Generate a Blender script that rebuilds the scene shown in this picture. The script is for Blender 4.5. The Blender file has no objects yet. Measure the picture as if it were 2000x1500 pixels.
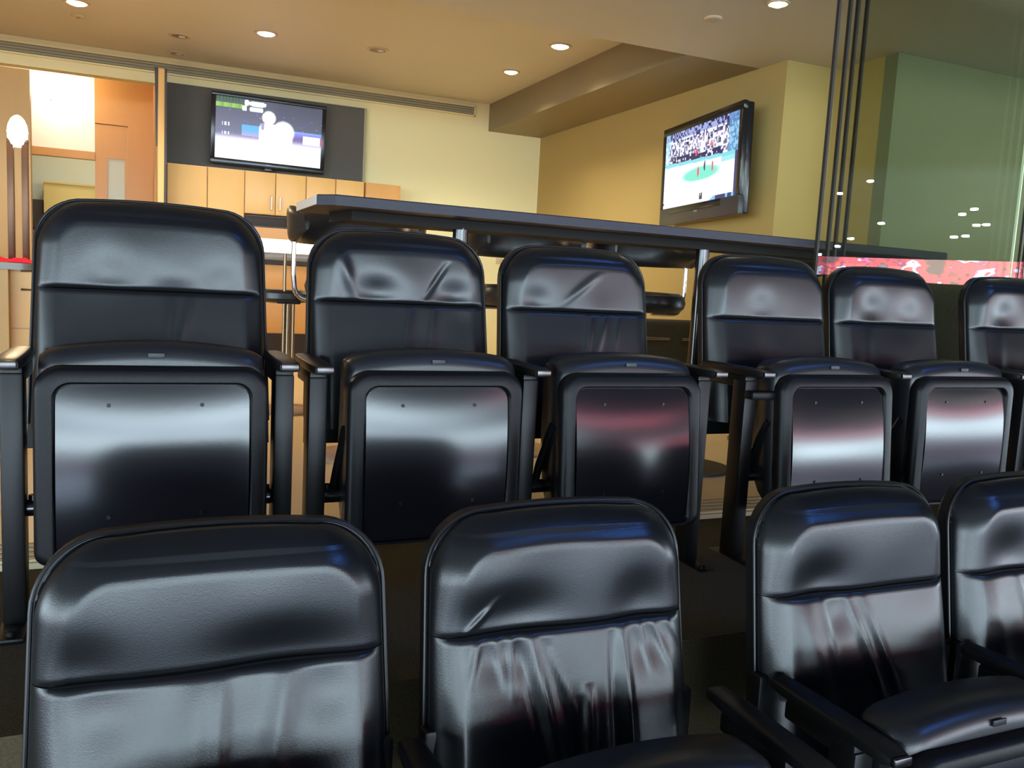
import bpy, bmesh, math, random
from mathutils import Vector, Matrix
from math import sin, cos, pi, sqrt, exp, radians, tan, hypot, atan2

scene = bpy.context.scene
COL = scene.collection

# ------------------------------------------------------------------ camera
EYE = 0.80                                   # suite floor is z = 0
cam_d = bpy.data.cameras.new('camera')
cam_d.sensor_fit = 'HORIZONTAL'
cam_d.sensor_width = 36.0
cam_d.lens = 1657.6 / 2000.0 * 36.0
cam_d.clip_start = 0.02
cam_d.clip_end = 400
cam = bpy.data.objects.new('camera', cam_d)
COL.objects.link(cam)
YAW, PIT, ROL = radians(23.749), radians(-6.673), radians(3.052)
fw = Vector((sin(YAW) * cos(PIT), cos(YAW) * cos(PIT), sin(PIT)))
rt = Vector((cos(YAW), -sin(YAW), 0))
up = rt.cross(fw)
r2 = cos(ROL) * rt + sin(ROL) * up
u2 = -sin(ROL) * rt + cos(ROL) * up
m = Matrix((r2, u2, -fw)).transposed().to_4x4()
m.translation = (0, 0, EYE)
cam.matrix_world = m
scene.camera = cam

# ------------------------------------------------------------------ exposure
vs = scene.view_settings
scene.display_settings.display_device = 'sRGB'
vs.view_transform = 'Standard'
vs.look = 'None'
vs.exposure = 0.0
vs.gamma = 1.0
vs.use_curve_mapping = False
scene.cycles.transparent_max_bounces = 32
scene.cycles.sample_clamp_indirect = 6.0

# ------------------------------------------------------------------ world: the arena bowl behind the photographer
world = bpy.data.worlds.new('arena')
scene.world = world
world.use_nodes = True
wn, wl = world.node_tree.nodes, world.node_tree.links
wn.clear()
w_out = wn.new('ShaderNodeOutputWorld')
w_bg = wn.new('ShaderNodeBackground')
w_tc = wn.new('ShaderNodeTexCoord')
w_sep = wn.new('ShaderNodeSeparateXYZ')
wl.new(w_tc.outputs['Generated'], w_sep.inputs[0])
w_asn = wn.new('ShaderNodeMath'); w_asn.operation = 'ARCSINE'
wl.new(w_sep.outputs['Z'], w_asn.inputs[0])
w_map = wn.new('ShaderNodeMapRange')
w_map.inputs['From Min'].default_value = -pi / 2
w_map.inputs['From Max'].default_value = pi / 2
wl.new(w_asn.outputs[0], w_map.inputs['Value'])
w_ramp = wn.new('ShaderNodeValToRGB')
ramp = [(-90, (.006, .006, .008)), (-22, (.008, .008, .010)), (-16, (.10, .13, .17)), (-11, (.14, .18, .23)), (-9, (.07, .055, .08)), (-4.2, (.08, .06, .09)),
        (-3, (.70, .90, 1.0)), (.2, (.70, .90, 1.0)), (1.0, (.22, .27, .33)), (4.0, (.34, .41, .50)), (4.8, (.72, .92, 1.0)), (7.8, (.68, .88, 1.0)),
        (8.3, (.05, .045, .05)), (11, (.03, .03, .035)), (12.5, (.010, .011, .013)), (28, (.006, .007, .008)), (34, (.025, .03, .04)), (42, (.015, .018, .025)), (52, (.005, .005, .006)), (90, (.005, .005, .006))]
el = w_ramp.color_ramp.elements
while len(el) < len(ramp):
    el.new(0.5)
for e, (a, c) in zip(el, ramp):
    e.position = (a + 90) / 180.0
    e.color = (*c, 1)
wl.new(w_map.outputs[0], w_ramp.inputs[0])
w_mp = wn.new('ShaderNodeMapping')
w_mp.inputs['Scale'].default_value = (1.6, 1.6, 5.0)
wl.new(w_tc.outputs['Generated'], w_mp.inputs[0])
w_nz = wn.new('ShaderNodeTexNoise')
w_nz.inputs['Scale'].default_value = 2.2
w_nz.inputs['Detail'].default_value = 3.0
wl.new(w_mp.outputs[0], w_nz.inputs['Vector'])
w_nr = wn.new('ShaderNodeMapRange')
w_nr.inputs['From Min'].default_value = .38
w_nr.inputs['From Max'].default_value = .66
w_nr.inputs['To Min'].default_value = .5
w_nr.inputs['To Max'].default_value = 1.5
wl.new(w_nz.outputs['Fac'], w_nr.inputs['Value'])
w_mul = wn.new('ShaderNodeMath'); w_mul.operation = 'MULTIPLY'
w_mul.inputs[1].default_value = 18.0
w_az = wn.new('ShaderNodeMapRange')
w_az.interpolation_type = 'SMOOTHSTEP'
w_az.inputs['From Min'].default_value = .34
w_az.inputs['From Max'].default_value = .46
w_az.inputs['To Min'].default_value = 1.0
w_az.inputs['To Max'].default_value = .012
wl.new(w_sep.outputs['X'], w_az.inputs['Value'])
w_m2 = wn.new('ShaderNodeMath'); w_m2.operation = 'MULTIPLY'
wl.new(w_nr.outputs[0], w_m2.inputs[0])
w_el = wn.new('ShaderNodeMapRange')
w_el.inputs['From Min'].default_value = .012
w_el.inputs['From Max'].default_value = .024
wl.new(w_asn.outputs[0], w_el.inputs['Value'])
w_mx = wn.new('ShaderNodeMix')
w_mx.data_type = 'FLOAT'
wl.new(w_el.outputs[0], w_mx.inputs['Factor'])
w_mx.inputs['A'].default_value = 1.0
wl.new(w_az.outputs[0], w_mx.inputs['B'])
wl.new(w_mx.outputs['Result'], w_m2.inputs[1])
wl.new(w_m2.outputs[0], w_mul.inputs[0])
wl.new(w_ramp.outputs['Color'], w_bg.inputs['Color'])
wl.new(w_mul.outputs[0], w_bg.inputs['Strength'])
wl.new(w_bg.outputs[0], w_out.inputs['Surface'])


# ------------------------------------------------------------------ materials
def lin(c):
    return tuple((v / 12.92 if v <= .04045 else ((v + .055) / 1.055) ** 2.4) for v in (x / 255.0 for x in c))


def mat(name, rgb, rough=.6, metal=0., spec=.5, noise=0., nscale=8., bump=0., bscale=200., coat=0., coat_rough=.1, stretch=None):
    mt = bpy.data.materials.new(name)
    mt.use_nodes = True
    nt = mt.node_tree
    b = nt.nodes['Principled BSDF']
    c = lin(rgb)
    b.inputs['Base Color'].default_value = (*c, 1)
    b.inputs['Roughness'].default_value = rough
    b.inputs['Metallic'].default_value = metal
    b.inputs['Specular IOR Level'].default_value = spec
    b.inputs['Coat Weight'].default_value = coat
    b.inputs['Coat Roughness'].default_value = coat_rough
    tc = nt.nodes.new('ShaderNodeTexCoord')
    src = tc.outputs['Object']
    if stretch:
        mp = nt.nodes.new('ShaderNodeMapping')
        mp.inputs['Scale'].default_value = stretch
        nt.links.new(src, mp.inputs[0])
        src = mp.outputs[0]
    if noise:
        nz = nt.nodes.new('ShaderNodeTexNoise')
        nz.inputs['Scale'].default_value = nscale
        nz.inputs['Detail'].default_value = 5
        nt.links.new(src, nz.inputs['Vector'])
        mx = nt.nodes.new('ShaderNodeMix')
        mx.data_type = 'RGBA'
        mx.inputs['A'].default_value = (*[v * (1 - noise) for v in c], 1)
        mx.inputs['B'].default_value = (*[min(1, v * (1 + noise)) for v in c], 1)
        nt.links.new(nz.outputs['Fac'], mx.inputs['Factor'])
        nt.links.new(mx.outputs['Result'], b.inputs['Base Color'])
    if bump:
        nb = nt.nodes.new('ShaderNodeTexNoise')
        nb.inputs['Scale'].default_value = bscale
        nb.inputs['Detail'].default_value = 3
        nt.links.new(tc.outputs['Object'], nb.inputs['Vector'])
        bp = nt.nodes.new('ShaderNodeBump')
        bp.inputs['Strength'].default_value = bump
        bp.inputs['Distance'].default_value = .002
        nt.links.new(nb.outputs['Fac'], bp.inputs['Height'])
        nt.links.new(bp.outputs[0], b.inputs['Normal'])
    return mt


def emis(name, rgb, strength):
    mt = bpy.data.materials.new(name)
    mt.use_nodes = True
    nt = mt.node_tree
    b = nt.nodes['Principled BSDF']
    b.inputs['Base Color'].default_value = (.02, .02, .02, 1)
    b.inputs['Emission Color'].default_value = (*lin(rgb), 1)
    b.inputs['Emission Strength'].default_value = strength
    return mt


M = {}
M['leather'] = mat('black_leather', (16, 17, 19), .30, spec=.56, bump=.10, bscale=420, noise=.25, nscale=14)
M['leather_seat'] = mat('black_leather_seat', (24, 25, 28), .33, spec=.6, bump=.10, bscale=420)
M['shell'] = mat('black_plastic_shell', (13, 13, 15), .40, spec=.35)
M['rim'] = mat('black_plastic_rim', (13, 13, 15), .36, spec=.2, bump=.2, bscale=600)
M['gloss'] = mat('black_gloss_panel', (22, 21, 25), .17, spec=.62, bump=.02, bscale=60)
M['piping'] = mat('black_piping', (16, 15, 16), .34, spec=.45)
M['black_metal'] = mat('black_metal', (10, 10, 11), .42, spec=.35)
M['hinge'] = mat('black_hinge_metal', (16, 16, 18), .18, spec=.8)
M['chrome'] = mat('chrome', (205, 200, 205), .16, metal=1)
M['cap'] = mat('brushed_cap', (96, 92, 92), .3, metal=1)
M['armpad'] = mat('armrest_pad', (16, 15, 15), .36, spec=.4)
M['wall_cream'] = mat('cream_paint', (231, 217, 165), .85, spec=.2, noise=.02, nscale=2)
M['wall_tan'] = mat('tan_paint', (174, 148, 90), .85, spec=.2, noise=.03, nscale=2)
M['wall_side'] = mat('grey_green_paint', (122, 122, 90), .8, spec=.2)
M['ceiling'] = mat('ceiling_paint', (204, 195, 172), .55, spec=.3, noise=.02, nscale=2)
M['soffit'] = mat('shaded_ceiling_paint', (136, 122, 92), .5, spec=.35)  # same paint as the ceiling, darkened to put the soffit's shade into its colour
M['fascia'] = mat('dark_fascia', (70, 66, 60), .7)
M['wood'] = mat('maple_veneer', (222, 172, 100), .42, spec=.4, noise=.10, nscale=5, stretch=(1, 1, .15))
M['wood_orange'] = mat('amber_veneer', (208, 150, 84), .42, spec=.4, noise=.10, nscale=5, stretch=(1, 1, .15))
M['wood_tan'] = mat('tan_veneer', (190, 150, 92), .5, spec=.4, noise=.08, nscale=6, stretch=(1, 1, .15))
M['floorwood'] = mat('pale_wood_floor', (244, 210, 152), .35, spec=.5, noise=.08, nscale=3, stretch=(.2, 2, 1))
M['carpet'] = mat('dark_olive_carpet', (84, 75, 56), .95, spec=.1, noise=.5, nscale=160, bump=.5, bscale=300)
M['nosing'] = mat('cream_rubber_nosing', (224, 208, 170), .6)
M['panel_dark'] = mat('charcoal_panel', (88, 84, 78), .75, spec=.3, noise=.06, nscale=40)
M['trim_dark'] = mat('dark_brown_trim', (52, 34, 26), .5)
M['grille'] = mat('grey_grille', (160, 154, 124), .7)
M['grille_dark'] = mat('grille_shadow', (132, 126, 102), .9)
M['tv'] = mat('tv_bezel', (17, 17, 22), .22, spec=.5)
M['tvgrey'] = mat('tv_lower_bezel', (58, 56, 58), .35, spec=.5)
M['laminate'] = mat('blue_grey_laminate', (44, 43, 52), .45, spec=.3, noise=.15, nscale=40)
M['edge_light'] = mat('pale_edge_band', (205, 200, 195), .35)
M['laminate_under'] = mat('dark_underside', (30, 26, 23), .7, spec=.2)
M['stool'] = mat('dark_vinyl', (38, 36, 34), .32, spec=.5)
M['stooltan'] = mat('grey_brown_vinyl', (92, 82, 66), .4, spec=.5)
M['brown_tube'] = mat('bronze_tube', (150, 128, 100), .3, metal=.8)
M['bronze'] = mat('dark_bronze', (92, 62, 42), .35, metal=.6)
M['stone'] = mat('grey_stone_edge', (120, 112, 100), .3, noise=.2, nscale=30)
M['dark'] = mat('dark_recess', (48, 38, 32), .7)
M['steel'] = mat('appliance_grey', (92, 82, 78), .35, metal=.3)
M['white'] = mat('white_splashback', (250, 244, 228), .5)
M['plate'] = mat('beige_plate', (200, 180, 140), .5)
M['red'] = mat('red_cloth', (225, 40, 60), .9, spec=.1, noise=.3, nscale=30)
M['greywall'] = mat('pale_grey_green_paint', (205, 208, 190), .8)
M['yellow'] = mat('pale_yellow_paint', (222, 200, 128), .8)
M['wicker'] = mat('olive_woven', (58, 50, 30), .8, noise=.5, nscale=60, bump=.6, bscale=90)
M['lowwall'] = mat('olive_carpet_wall', (66, 64, 42), .95, spec=.1, noise=.25, nscale=60)
M['pole'] = mat('rod_edge', (30, 25, 18), .6)
M['glassedge'] = mat('glass_edge', (190, 200, 160), .3)
M['lamp_warm'] = emis('lamp_warm', (255, 232, 190), 14)
M['lamp_cool'] = emis('lamp_cool', (205, 190, 255), 12)
M['lamp_off'] = mat('lamp_reflector_off', (150, 128, 100), .4, metal=.3)
M['lamp_white'] = emis('lamp_white', (255, 246, 225), 22)
M['lamp_arena'] = emis('lamp_arena', (240, 250, 235), 60)
M['screen_blue'] = emis('screen_blue', (80, 140, 255), 34)
M['trimring'] = mat('ring_trim', (196, 176, 140), .45)
M['tag'] = mat('seat_tag', (26, 26, 29), .45)
M['logo'] = mat('logo_grey', (150, 150, 155), .4)

gm = bpy.data.materials.new('tinted_glass')
gm.use_nodes = True
nt = gm.node_tree
nt.nodes.clear()
go = nt.nodes.new('ShaderNodeOutputMaterial')
gt = nt.nodes.new('ShaderNodeBsdfTransparent')
gt.inputs['Color'].default_value = (.942, .955, .932, 1)
gg = nt.nodes.new('ShaderNodeBsdfGlossy')
gg.inputs['Roughness'].default_value = .0
gg.inputs['Color'].default_value = (1, 1, 1, 1)
gf = nt.nodes.new('ShaderNodeFresnel')
gf.inputs['IOR'].default_value = 1.45
gx = nt.nodes.new('ShaderNodeMixShader')
ggeo = nt.nodes.new('ShaderNodeNewGeometry')
gsub = nt.nodes.new('ShaderNodeMath'); gsub.operation = 'SUBTRACT'; gsub.inputs[0].default_value = 1.0
nt.links.new(ggeo.outputs['Backfacing'], gsub.inputs[1])
gmul = nt.nodes.new('ShaderNodeMath'); gmul.operation = 'MULTIPLY'
nt.links.new(gf.outputs[0], gmul.inputs[0])
nt.links.new(gsub.outputs[0], gmul.inputs[1])
nt.links.new(gmul.outputs[0], gx.inputs[0])
nt.links.new(gt.outputs[0], gx.inputs[1])
nt.links.new(gg.outputs[0], gx.inputs[2])
nt.links.new(gx.outputs[0], go.inputs['Surface'])
M['glass'] = gm

vc = bpy.data.materials.new('tv_picture')
vc.use_nodes = True
nt = vc.node_tree
va = nt.nodes.new('ShaderNodeVertexColor')
va.layer_name = 'picture'
vb = nt.nodes['Principled BSDF']
vb.inputs['Base Color'].default_value = (.01, .01, .01, 1)
vb.inputs['Roughness'].default_value = .25
nt.links.new(va.outputs['Color'], vb.inputs['Emission Color'])
vb.inputs['Emission Strength'].default_value = 1.15
M['picture'] = vc


# ------------------------------------------------------------------ mesh helpers
class MB:
    def __init__(self):
        self.bm = bmesh.new()

    def box(self, c, s, bevel=0., seg=2, rot=None):
        x, y, z = (v / 2 for v in s)
        mt = Matrix.Translation(c)
        if rot:
            mt = mt @ rot
        vv = [self.bm.verts.new(mt @ Vector((i * x, j * y, k * z))) for i in (-1, 1) for j in (-1, 1) for k in (-1, 1)]
        ff = [(0, 1, 3, 2), (4, 6, 7, 5), (0, 4, 5, 1), (2, 3, 7, 6), (0, 2, 6, 4), (1, 5, 7, 3)]
        fs = [self.bm.faces.new([vv[i] for i in f]) for f in ff]
        if bevel:
            es = list({e for f in fs for e in f.edges})
            bmesh.ops.bevel(self.bm, geom=es, offset=bevel, segments=seg, affect='EDGES', profile=.5)
        return self

    def span(self, a, b, bevel=0., seg=2):
        return self.box([(p + q) / 2 for p, q in zip(a, b)], [abs(q - p) for p, q in zip(a, b)], bevel, seg)

    def rings(self, rs, cap0=True, cap1=True, closed=True):
        """loft between rings of equal vertex count"""
        vr = [[self.bm.verts.new(p) for p in r] for r in rs]
        n = len(vr[0])
        for a, b in zip(vr, vr[1:]):
            for i in range(n if closed else n - 1):
                j = (i + 1) % n
                self.bm.faces.new((a[i], a[j], b[j], b[i]))
        if cap0:
            self.bm.faces.new(list(reversed(vr[0])))
        if cap1:
            self.bm.faces.new(vr[-1])
        return self

    def tube(self, pts, r, n=10, caps=True):
        pts = [Vector(p) for p in pts]
        rs = []
        t0 = (pts[1] - pts[0]).normalized()
        ref = Vector((0, 0, 1)) if abs(t0.z) < .9 else Vector((1, 0, 0))
        nrm = t0.cross(ref).normalized()
        for i, p in enumerate(pts):
            t = (pts[min(i + 1, len(pts) - 1)] - pts[max(i - 1, 0)]).normalized()
            nrm = (nrm - t * nrm.dot(t)).normalized()
            b = t.cross(nrm)
            rs.append([p + (nrm * cos(2 * pi * k / n) + b * sin(2 * pi * k / n)) * r for k in range(n)])
        return self.rings(rs, caps, caps)

    def lathe(self, prof, c=(0, 0, 0), n=32, cap=True):
        rs = [[(c[0] + r * cos(2 * pi * k / n), c[1] + r * sin(2 * pi * k / n), c[2] + z) for k in range(n)] for r, z in prof]
        return self.rings(rs, cap, cap)

    def grid(self, rows):
        vr = [[self.bm.verts.new(p) for p in r] for r in rows]
        for a, b in zip(vr, vr[1:]):
            for i in range(len(a) - 1):
                self.bm.faces.new((a[i], a[i + 1], b[i + 1], b[i]))
        return vr

    def mesh(self, name, material, angle=38):
        bm = self.bm
        bmesh.ops.recalc_face_normals(bm, faces=bm.faces)
        for f in bm.faces:
            f.smooth = True
        lim = radians(angle)
        for e in bm.edges:
            if len(e.link_faces) == 2:
                e.smooth = e.calc_face_angle(0) < lim
        me = bpy.data.meshes.new(name)
        bm.to_mesh(me)
        bm.free()
        me.materials.append(material if not isinstance(material, str) else M[material])
        return me

    def build(self, name, material, parent=None, angle=38, loc=None):
        return obj(name, self.mesh(name, material, angle), parent, loc)


def obj(name, me, parent=None, loc=None):
    o = bpy.data.objects.new(name, me)
    COL.objects.link(o)
    if parent is not None:
        o.parent = parent
    if loc is not None:
        o.location = loc
    return o


def tag(o, label, cat, group=None, kind=None):
    o['label'] = label
    o['category'] = cat
    if group:
        o['group'] = group
    if kind:
        o['kind'] = kind
    return o


def thing(name, label, cat, loc=(0, 0, 0), rotz=0, group=None):
    o = bpy.data.objects.new(name, None)
    o.empty_display_size = .1
    COL.objects.link(o)
    o.location = loc
    o.rotation_euler = (0, 0, rotz)
    return tag(o, label, cat, group)


def struct(name, mb, material, label=None, cat=None):
    o = mb.build(name, material)
    o['kind'] = 'structure'
    if label:
        o['label'] = label
    o['category'] = cat or name.split('_')[0]
    return o


def arc(cx, cz, r, a0, a1, n):
    return [(cx + r * cos(a0 + (a1 - a0) * i / n), cz + r * sin(a0 + (a1 - a0) * i / n)) for i in range(n + 1)]


def rrect(w, z0, z1, rt_, rb_, n=8):
    """rounded rectangle outline in (x,z), counter-clockwise"""
    h = w / 2
    p = []
    p += arc(h - rb_, z0 + rb_, rb_, -pi / 2, 0, n)
    p += arc(h - rt_, z1 - rt_, rt_, 0, pi / 2, n)
    p += arc(-h + rt_, z1 - rt_, rt_, pi / 2, pi, n)
    p += arc(-h + rb_, z0 + rb_, rb_, pi, 1.5 * pi, n)
    return p


# ================================================================== SETTING
RY = 8.2          # rear wall
RX = 3.784        # right wall
CZ = 2.584        # recessed ceiling
SZ = 2.32         # soffit and near ceiling
EY = 4.77         # near ceiling edge

b = MB().span((-4, 2.68, -.10), (5.0, 12, 0))
o = struct('floor', b, 'floorwood', 'pale wood floor of the lounge behind the seats', 'floor')
b = MB().span((-4, 1.60, -.16), (6.5, 2.68, -.02))
b.span((-4, 1.60, -.565), (6.5, 1.72, -.16))
struct('floor', b, 'carpet', 'dark olive carpet under the rear row of seats', 'floor')
b = MB().span((-4, -.6, -.70), (6.5, 1.60, -.565))
struct('floor', b, 'carpet', 'dark carpet under the front row of seats', 'floor')
b = MB()
b.span((-4, 2.50, -.02), (5.0, 2.68, -.004))
for k in range(4):
    b.span((-4, 2.515 + .042 * k, -.004), (5.0, 2.538 + .042 * k, .002))
struct('trim_1', b, 'nosing', 'cream ribbed nosing strip between carpet and wood floor', 'trim')

b = MB().span((.15, RY, 0), (RX + .1, RY + .12, CZ + .05))
struct('wall_rear', b, 'wall_cream', 'cream rear wall around the kitchen cabinets', 'wall')
b = MB().span((-4, RY, 2.36), (.15, RY + .12, CZ + .05))
struct('wall_header', b, 'wall_cream', 'cream header above the entrance passage', 'wall')
b = MB().span((RX, 4.5, 0), (RX + .1, RY, CZ + .05))
b.span((RX + .1, 4.5, 0), (4.32, 4.62, SZ))
b.span((4.2, 4.1, 0), (4.32, 4.5, SZ))
struct('wall_right', b, 'wall_tan', 'tan side wall behind the wall-mounted television', 'wall')
b = MB().span((4.2, 4.0, 0), (8.5, 4.1, 3.6))
struct('wall_front', b, 'wall_side', 'grey green wall seen through the glass panes', 'wall')
b = MB().span((-4, EY, CZ), (RX, RY, CZ + .1))
struct('ceiling', b, 'ceiling', 'recessed beige ceiling with downlights', 'ceiling')
b = MB().span((-4, 2.75, SZ), (5.6, EY, CZ + .12))
struct('ceiling', b, 'ceiling', 'lower beige ceiling nearest the seats', 'ceiling')
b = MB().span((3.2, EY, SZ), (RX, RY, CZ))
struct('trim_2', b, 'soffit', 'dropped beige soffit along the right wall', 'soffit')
b = MB().span((-4, 2.6, SZ + .02), (8, 2.75, 4.2))
struct('wall_fascia', b, 'fascia', 'dark fascia above the suite opening', 'wall')
b = MB().span((-4.1, 2.75, 0), (-4, 12, CZ))
struct('wall_left', b, 'wall_tan', 'tan left wall of the lounge', 'wall')
b = MB().span((3.05, 2.74, -.02), (8.5, 2.86, .905), .004)
struct('wall_low', b, 'lowwall', 'low dark olive wall below the glass panes', 'wall')

# entrance passage left of the kitchen
b = MB().span((.1, RY + .12, 0), (.22, 9.6, 2.6))
struct('wall_passage', b, 'wood_orange', 'amber wood wall of the entrance passage', 'wall')
b = MB().span((-.425, 9.5, 2.156), (.1, 9.6, 2.62))
b.span((-.13, 9.5, 0), (.1, 9.6, 2.156))
b.span((-4, 9.5, 1.80), (-.425, 9.6, 1.875))
struct('wall_passage_rear', b, 'wood_orange', 'amber wood wall around the passage door', 'wall')
b = MB().span((-4, RY + .12, 2.6), (.2, 12, 2.68))
struct('ceiling_passage', b, 'ceiling', 'bright ceiling of the entrance passage', 'ceiling')
b = MB().span((-4, 11.0, 0), (.2, 11.1, 2.6))
struct('wall_corridor', b, 'greywall', 'pale wall beyond the entrance passage', 'wall')
b = MB().span((-4, 9.56, 1.876), (-.43, 9.66, 2.6))
b2 = b
struct('wall_bright', b, 'white', 'brightly lit white wall panel above the passage opening', 'wall')

# door with a narrow glass lite
d = MB()
for a, c in (((-.425, 9.515, 0), (-.315, 9.56, 2.15)), ((-.16, 9.515, 0), (-.132, 9.56, 2.15)), ((-.315, 9.515, 1.83), (-.16, 9.56, 2.15)), ((-.315, 9.515, 0), (-.16, 9.56, .9))):
    d.span(a, c)
door = struct('door_1', d, 'wood_orange', 'amber wood door with a narrow upright glass slot', 'door')
p = MB().span((-.315, 9.53, .9), (-.16, 9.54, 1.83)).build('glass_slot', 'greywall', door)
h = MB().tube([(-.40, 9.50, 1.0), (-.40, 9.46, 1.0), (-.30, 9.46, 1.0)], .01).build('door_handle', 'chrome', door)

# cabinet and dark band far down the passage
t = thing('storage_cabinet', 'pale yellow cabinet beyond the passage opening, left of the amber door', 'cabinet', (-.66, 10.75, 0))
MB().span((-.31, -.2, 0), (.31, .2, 1.62), .005).build('body', 'yellow', t)
MB().span((-.31, -.215, 1.62), (.31, .2, 1.64)).build('top', 'yellow', t)
t = thing('wall_shelf', 'dark shelf band on the pale wall beyond the passage', 'shelf', (-1.3, 10.98, 1.25))
MB().span((-.4, -.22, -.1), (.3, 0, .2)).build('body', 'panel_dark', t)
MB().span((-.4, -.24, -.12), (.3, 0, -.1)).build('shelf_board', 'dark', t)


# ================================================================== CEILING FITTINGS
def downlight(x, y, z, kind, label, power=0, r=.075):
    t = thing('downlight', label, 'ceiling light', (x, y, z), group='recessed ceiling downlights')
    MB().lathe([(r * .86, -.001), (r * .86, -.006), (r * 1.0, -.009), (r * 1.16, -.006), (r * 1.18, .0)], n=36, cap=False).build('trim_ring', 'trimring', t)
    if kind == 'off':
        MB().lathe([(r * .86, -.0015), (r * .6, -.004), (.004, -.002)], n=36).build('reflector', 'lamp_off', t)
        MB().lathe([(.004, -.012), (.022, -.010), (.026, -.003)], (r * .3, 0, 0), n=20).build('bulb', 'edge_light', t)
    else:
        MB().lathe([(r * .86, -.002), (r * .7, -.012), (r * .35, -.020), (.004, -.022)], n=36).build('lens', 'lamp_' + kind, t)
    if power:
        ld = bpy.data.lights.new('downlight_lamp', 'SPOT')
        ld.energy = power
        ld.spot_size = radians(130)
        ld.spot_blend = .9
        ld.shadow_soft_size = .07
        ld.color = (.78, .72, 1) if kind == 'cool' else (1, .96, .78)
        lo = bpy.data.objects.new('downlight_lamp', ld)
        COL.objects.link(lo)
        lo.parent = t
        lo.location = (0, 0, -.04)
    return t


WP = 86
downlight(2.857, 5.937, CZ, 'warm', 'lit warm downlight in the recessed ceiling, nearer of the two beside the dropped soffit', WP)
downlight(2.856, 6.861, CZ, 'warm', 'lit warm downlight in the recessed ceiling, farther of the two beside the dropped soffit', WP, .065)
downlight(.857, 6.90, CZ, 'cool', 'lit violet-white downlight in the ceiling above the left television', 40)
downlight(1.705, 6.851, CZ, 'off', 'unlit downlight with a reflector between the violet light and the warm lights')
downlight(.263, 7.382, CZ, 'off', 'unlit downlight above the left edge of the charcoal panel, nearer of two', r=.07)
downlight(.265, 7.979, CZ, 'off', 'unlit downlight close to the air grille, farther of two', r=.06)
downlight(-.418, 6.9, CZ, 'warm', 'lit warm downlight cut by the upper left edge of the photo', WP)
downlight(3.02, 3.704, SZ, 'white', 'lit white downlight in the near ceiling beside the glass panes', 14, .05)
downlight(5.1, 3.35, SZ, 'white', 'unseen downlight added in the near ceiling to brighten the wall behind the glass', 20, .05)  # extra lamp out of view, added to brighten the wall behind the glass


def sprinkler(x, y, z, label):
    t = thing('sprinkler_cover', label, 'sprinkler', (x, y, z))
    MB().lathe([(.05, 0), (.05, -.006), (.044, -.012), (.003, -.013)], n=30).build('cover_plate', 'trimring', t)
    MB().lathe([(.012, -.012), (.012, -.018), (.003, -.019)], n=16).build('cap', 'lamp_off', t)


sprinkler(2.891, 4.08, SZ, 'round beige sprinkler cover in the near ceiling above the right television')
sprinkler(-.43, 7.25, CZ, 'round beige sprinkler cover at the upper left of the recessed ceiling')

# long linear air grille
t = thing('air_grille', 'long grey linear air grille along the top of the cream wall', 'vent', (0, RY, 0))
MB().span((-4, -.012, 2.455), (3.03, -.002, 2.53)).build('backing', 'grille_dark', t)
b = MB()
for k in range(3):
    z = 2.463 + k * .022
    b.span((-4, -.020, z), (3.03, -.010, z + .012))
b.build('slat', 'grille', t)
b = MB()
b.span((-4, -.028, 2.53), (3.045, 0, 2.545), .002)
b.span((-4, -.028, 2.44), (3.045, 0, 2.455), .002)
b.span((3.03, -.028, 2.44), (3.045, 0, 2.545), .002)
b.build('frame', 'wall_cream', t)

# ================================================================== KITCHEN WALL
FY = RY - .34     # fronts of the wall cabinets
def sc(v, y=FY):   # helper: keep proportions when a front stands nearer than the wall
    return v * y / RY


def zz(Z, y):      # height measured at the rear wall, moved to depth y
    return EYE + Z * y / RY


# charcoal panel behind the television
t = thing('wall_panel', 'charcoal panel behind the left television above the wall cabinets', 'panel', (0, 0, 0))
PY = RY - .05
MB().span((sc(.195, PY), PY, zz(.903, PY)), (sc(1.93, PY), RY - .002, zz(1.582, PY))).build('board', 'panel_dark', t)
b = MB()
b.span((sc(1.93, PY), PY - .01, zz(.903, PY)), (sc(1.952, PY), RY - .002, zz(1.582, PY)), .002)
b.build('edge_strip', 'grille', t)

# cabinet row: every unit its own thing
def cabinet(x0, x1, z0, z1, y, label, m_='wood', handle=None, name='wall_cabinet', group='maple wall cabinets', cat='cabinet'):
    t = thing(name, label, cat, ((x0 + x1) / 2, y, z0), group=group)
    w, h = x1 - x0, z1 - z0
    MB().span((-w / 2 + .001, .022, 0), (w / 2 - .001, RY - y - .004, h)).build('body', m_, t)
    dd = MB().span((-w / 2 + .004, 0, .004), (w / 2 - .004, .021, h - .004), .002).build('door', m_, t)
    if handle:
        hx, hz = handle
        MB().tube([(hx, 0, hz - .06), (hx, -.03, hz - .055), (hx, -.03, hz + .055), (hx, 0, hz + .06)], .006).build('handle', 'chrome', dd)
    return t


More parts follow.
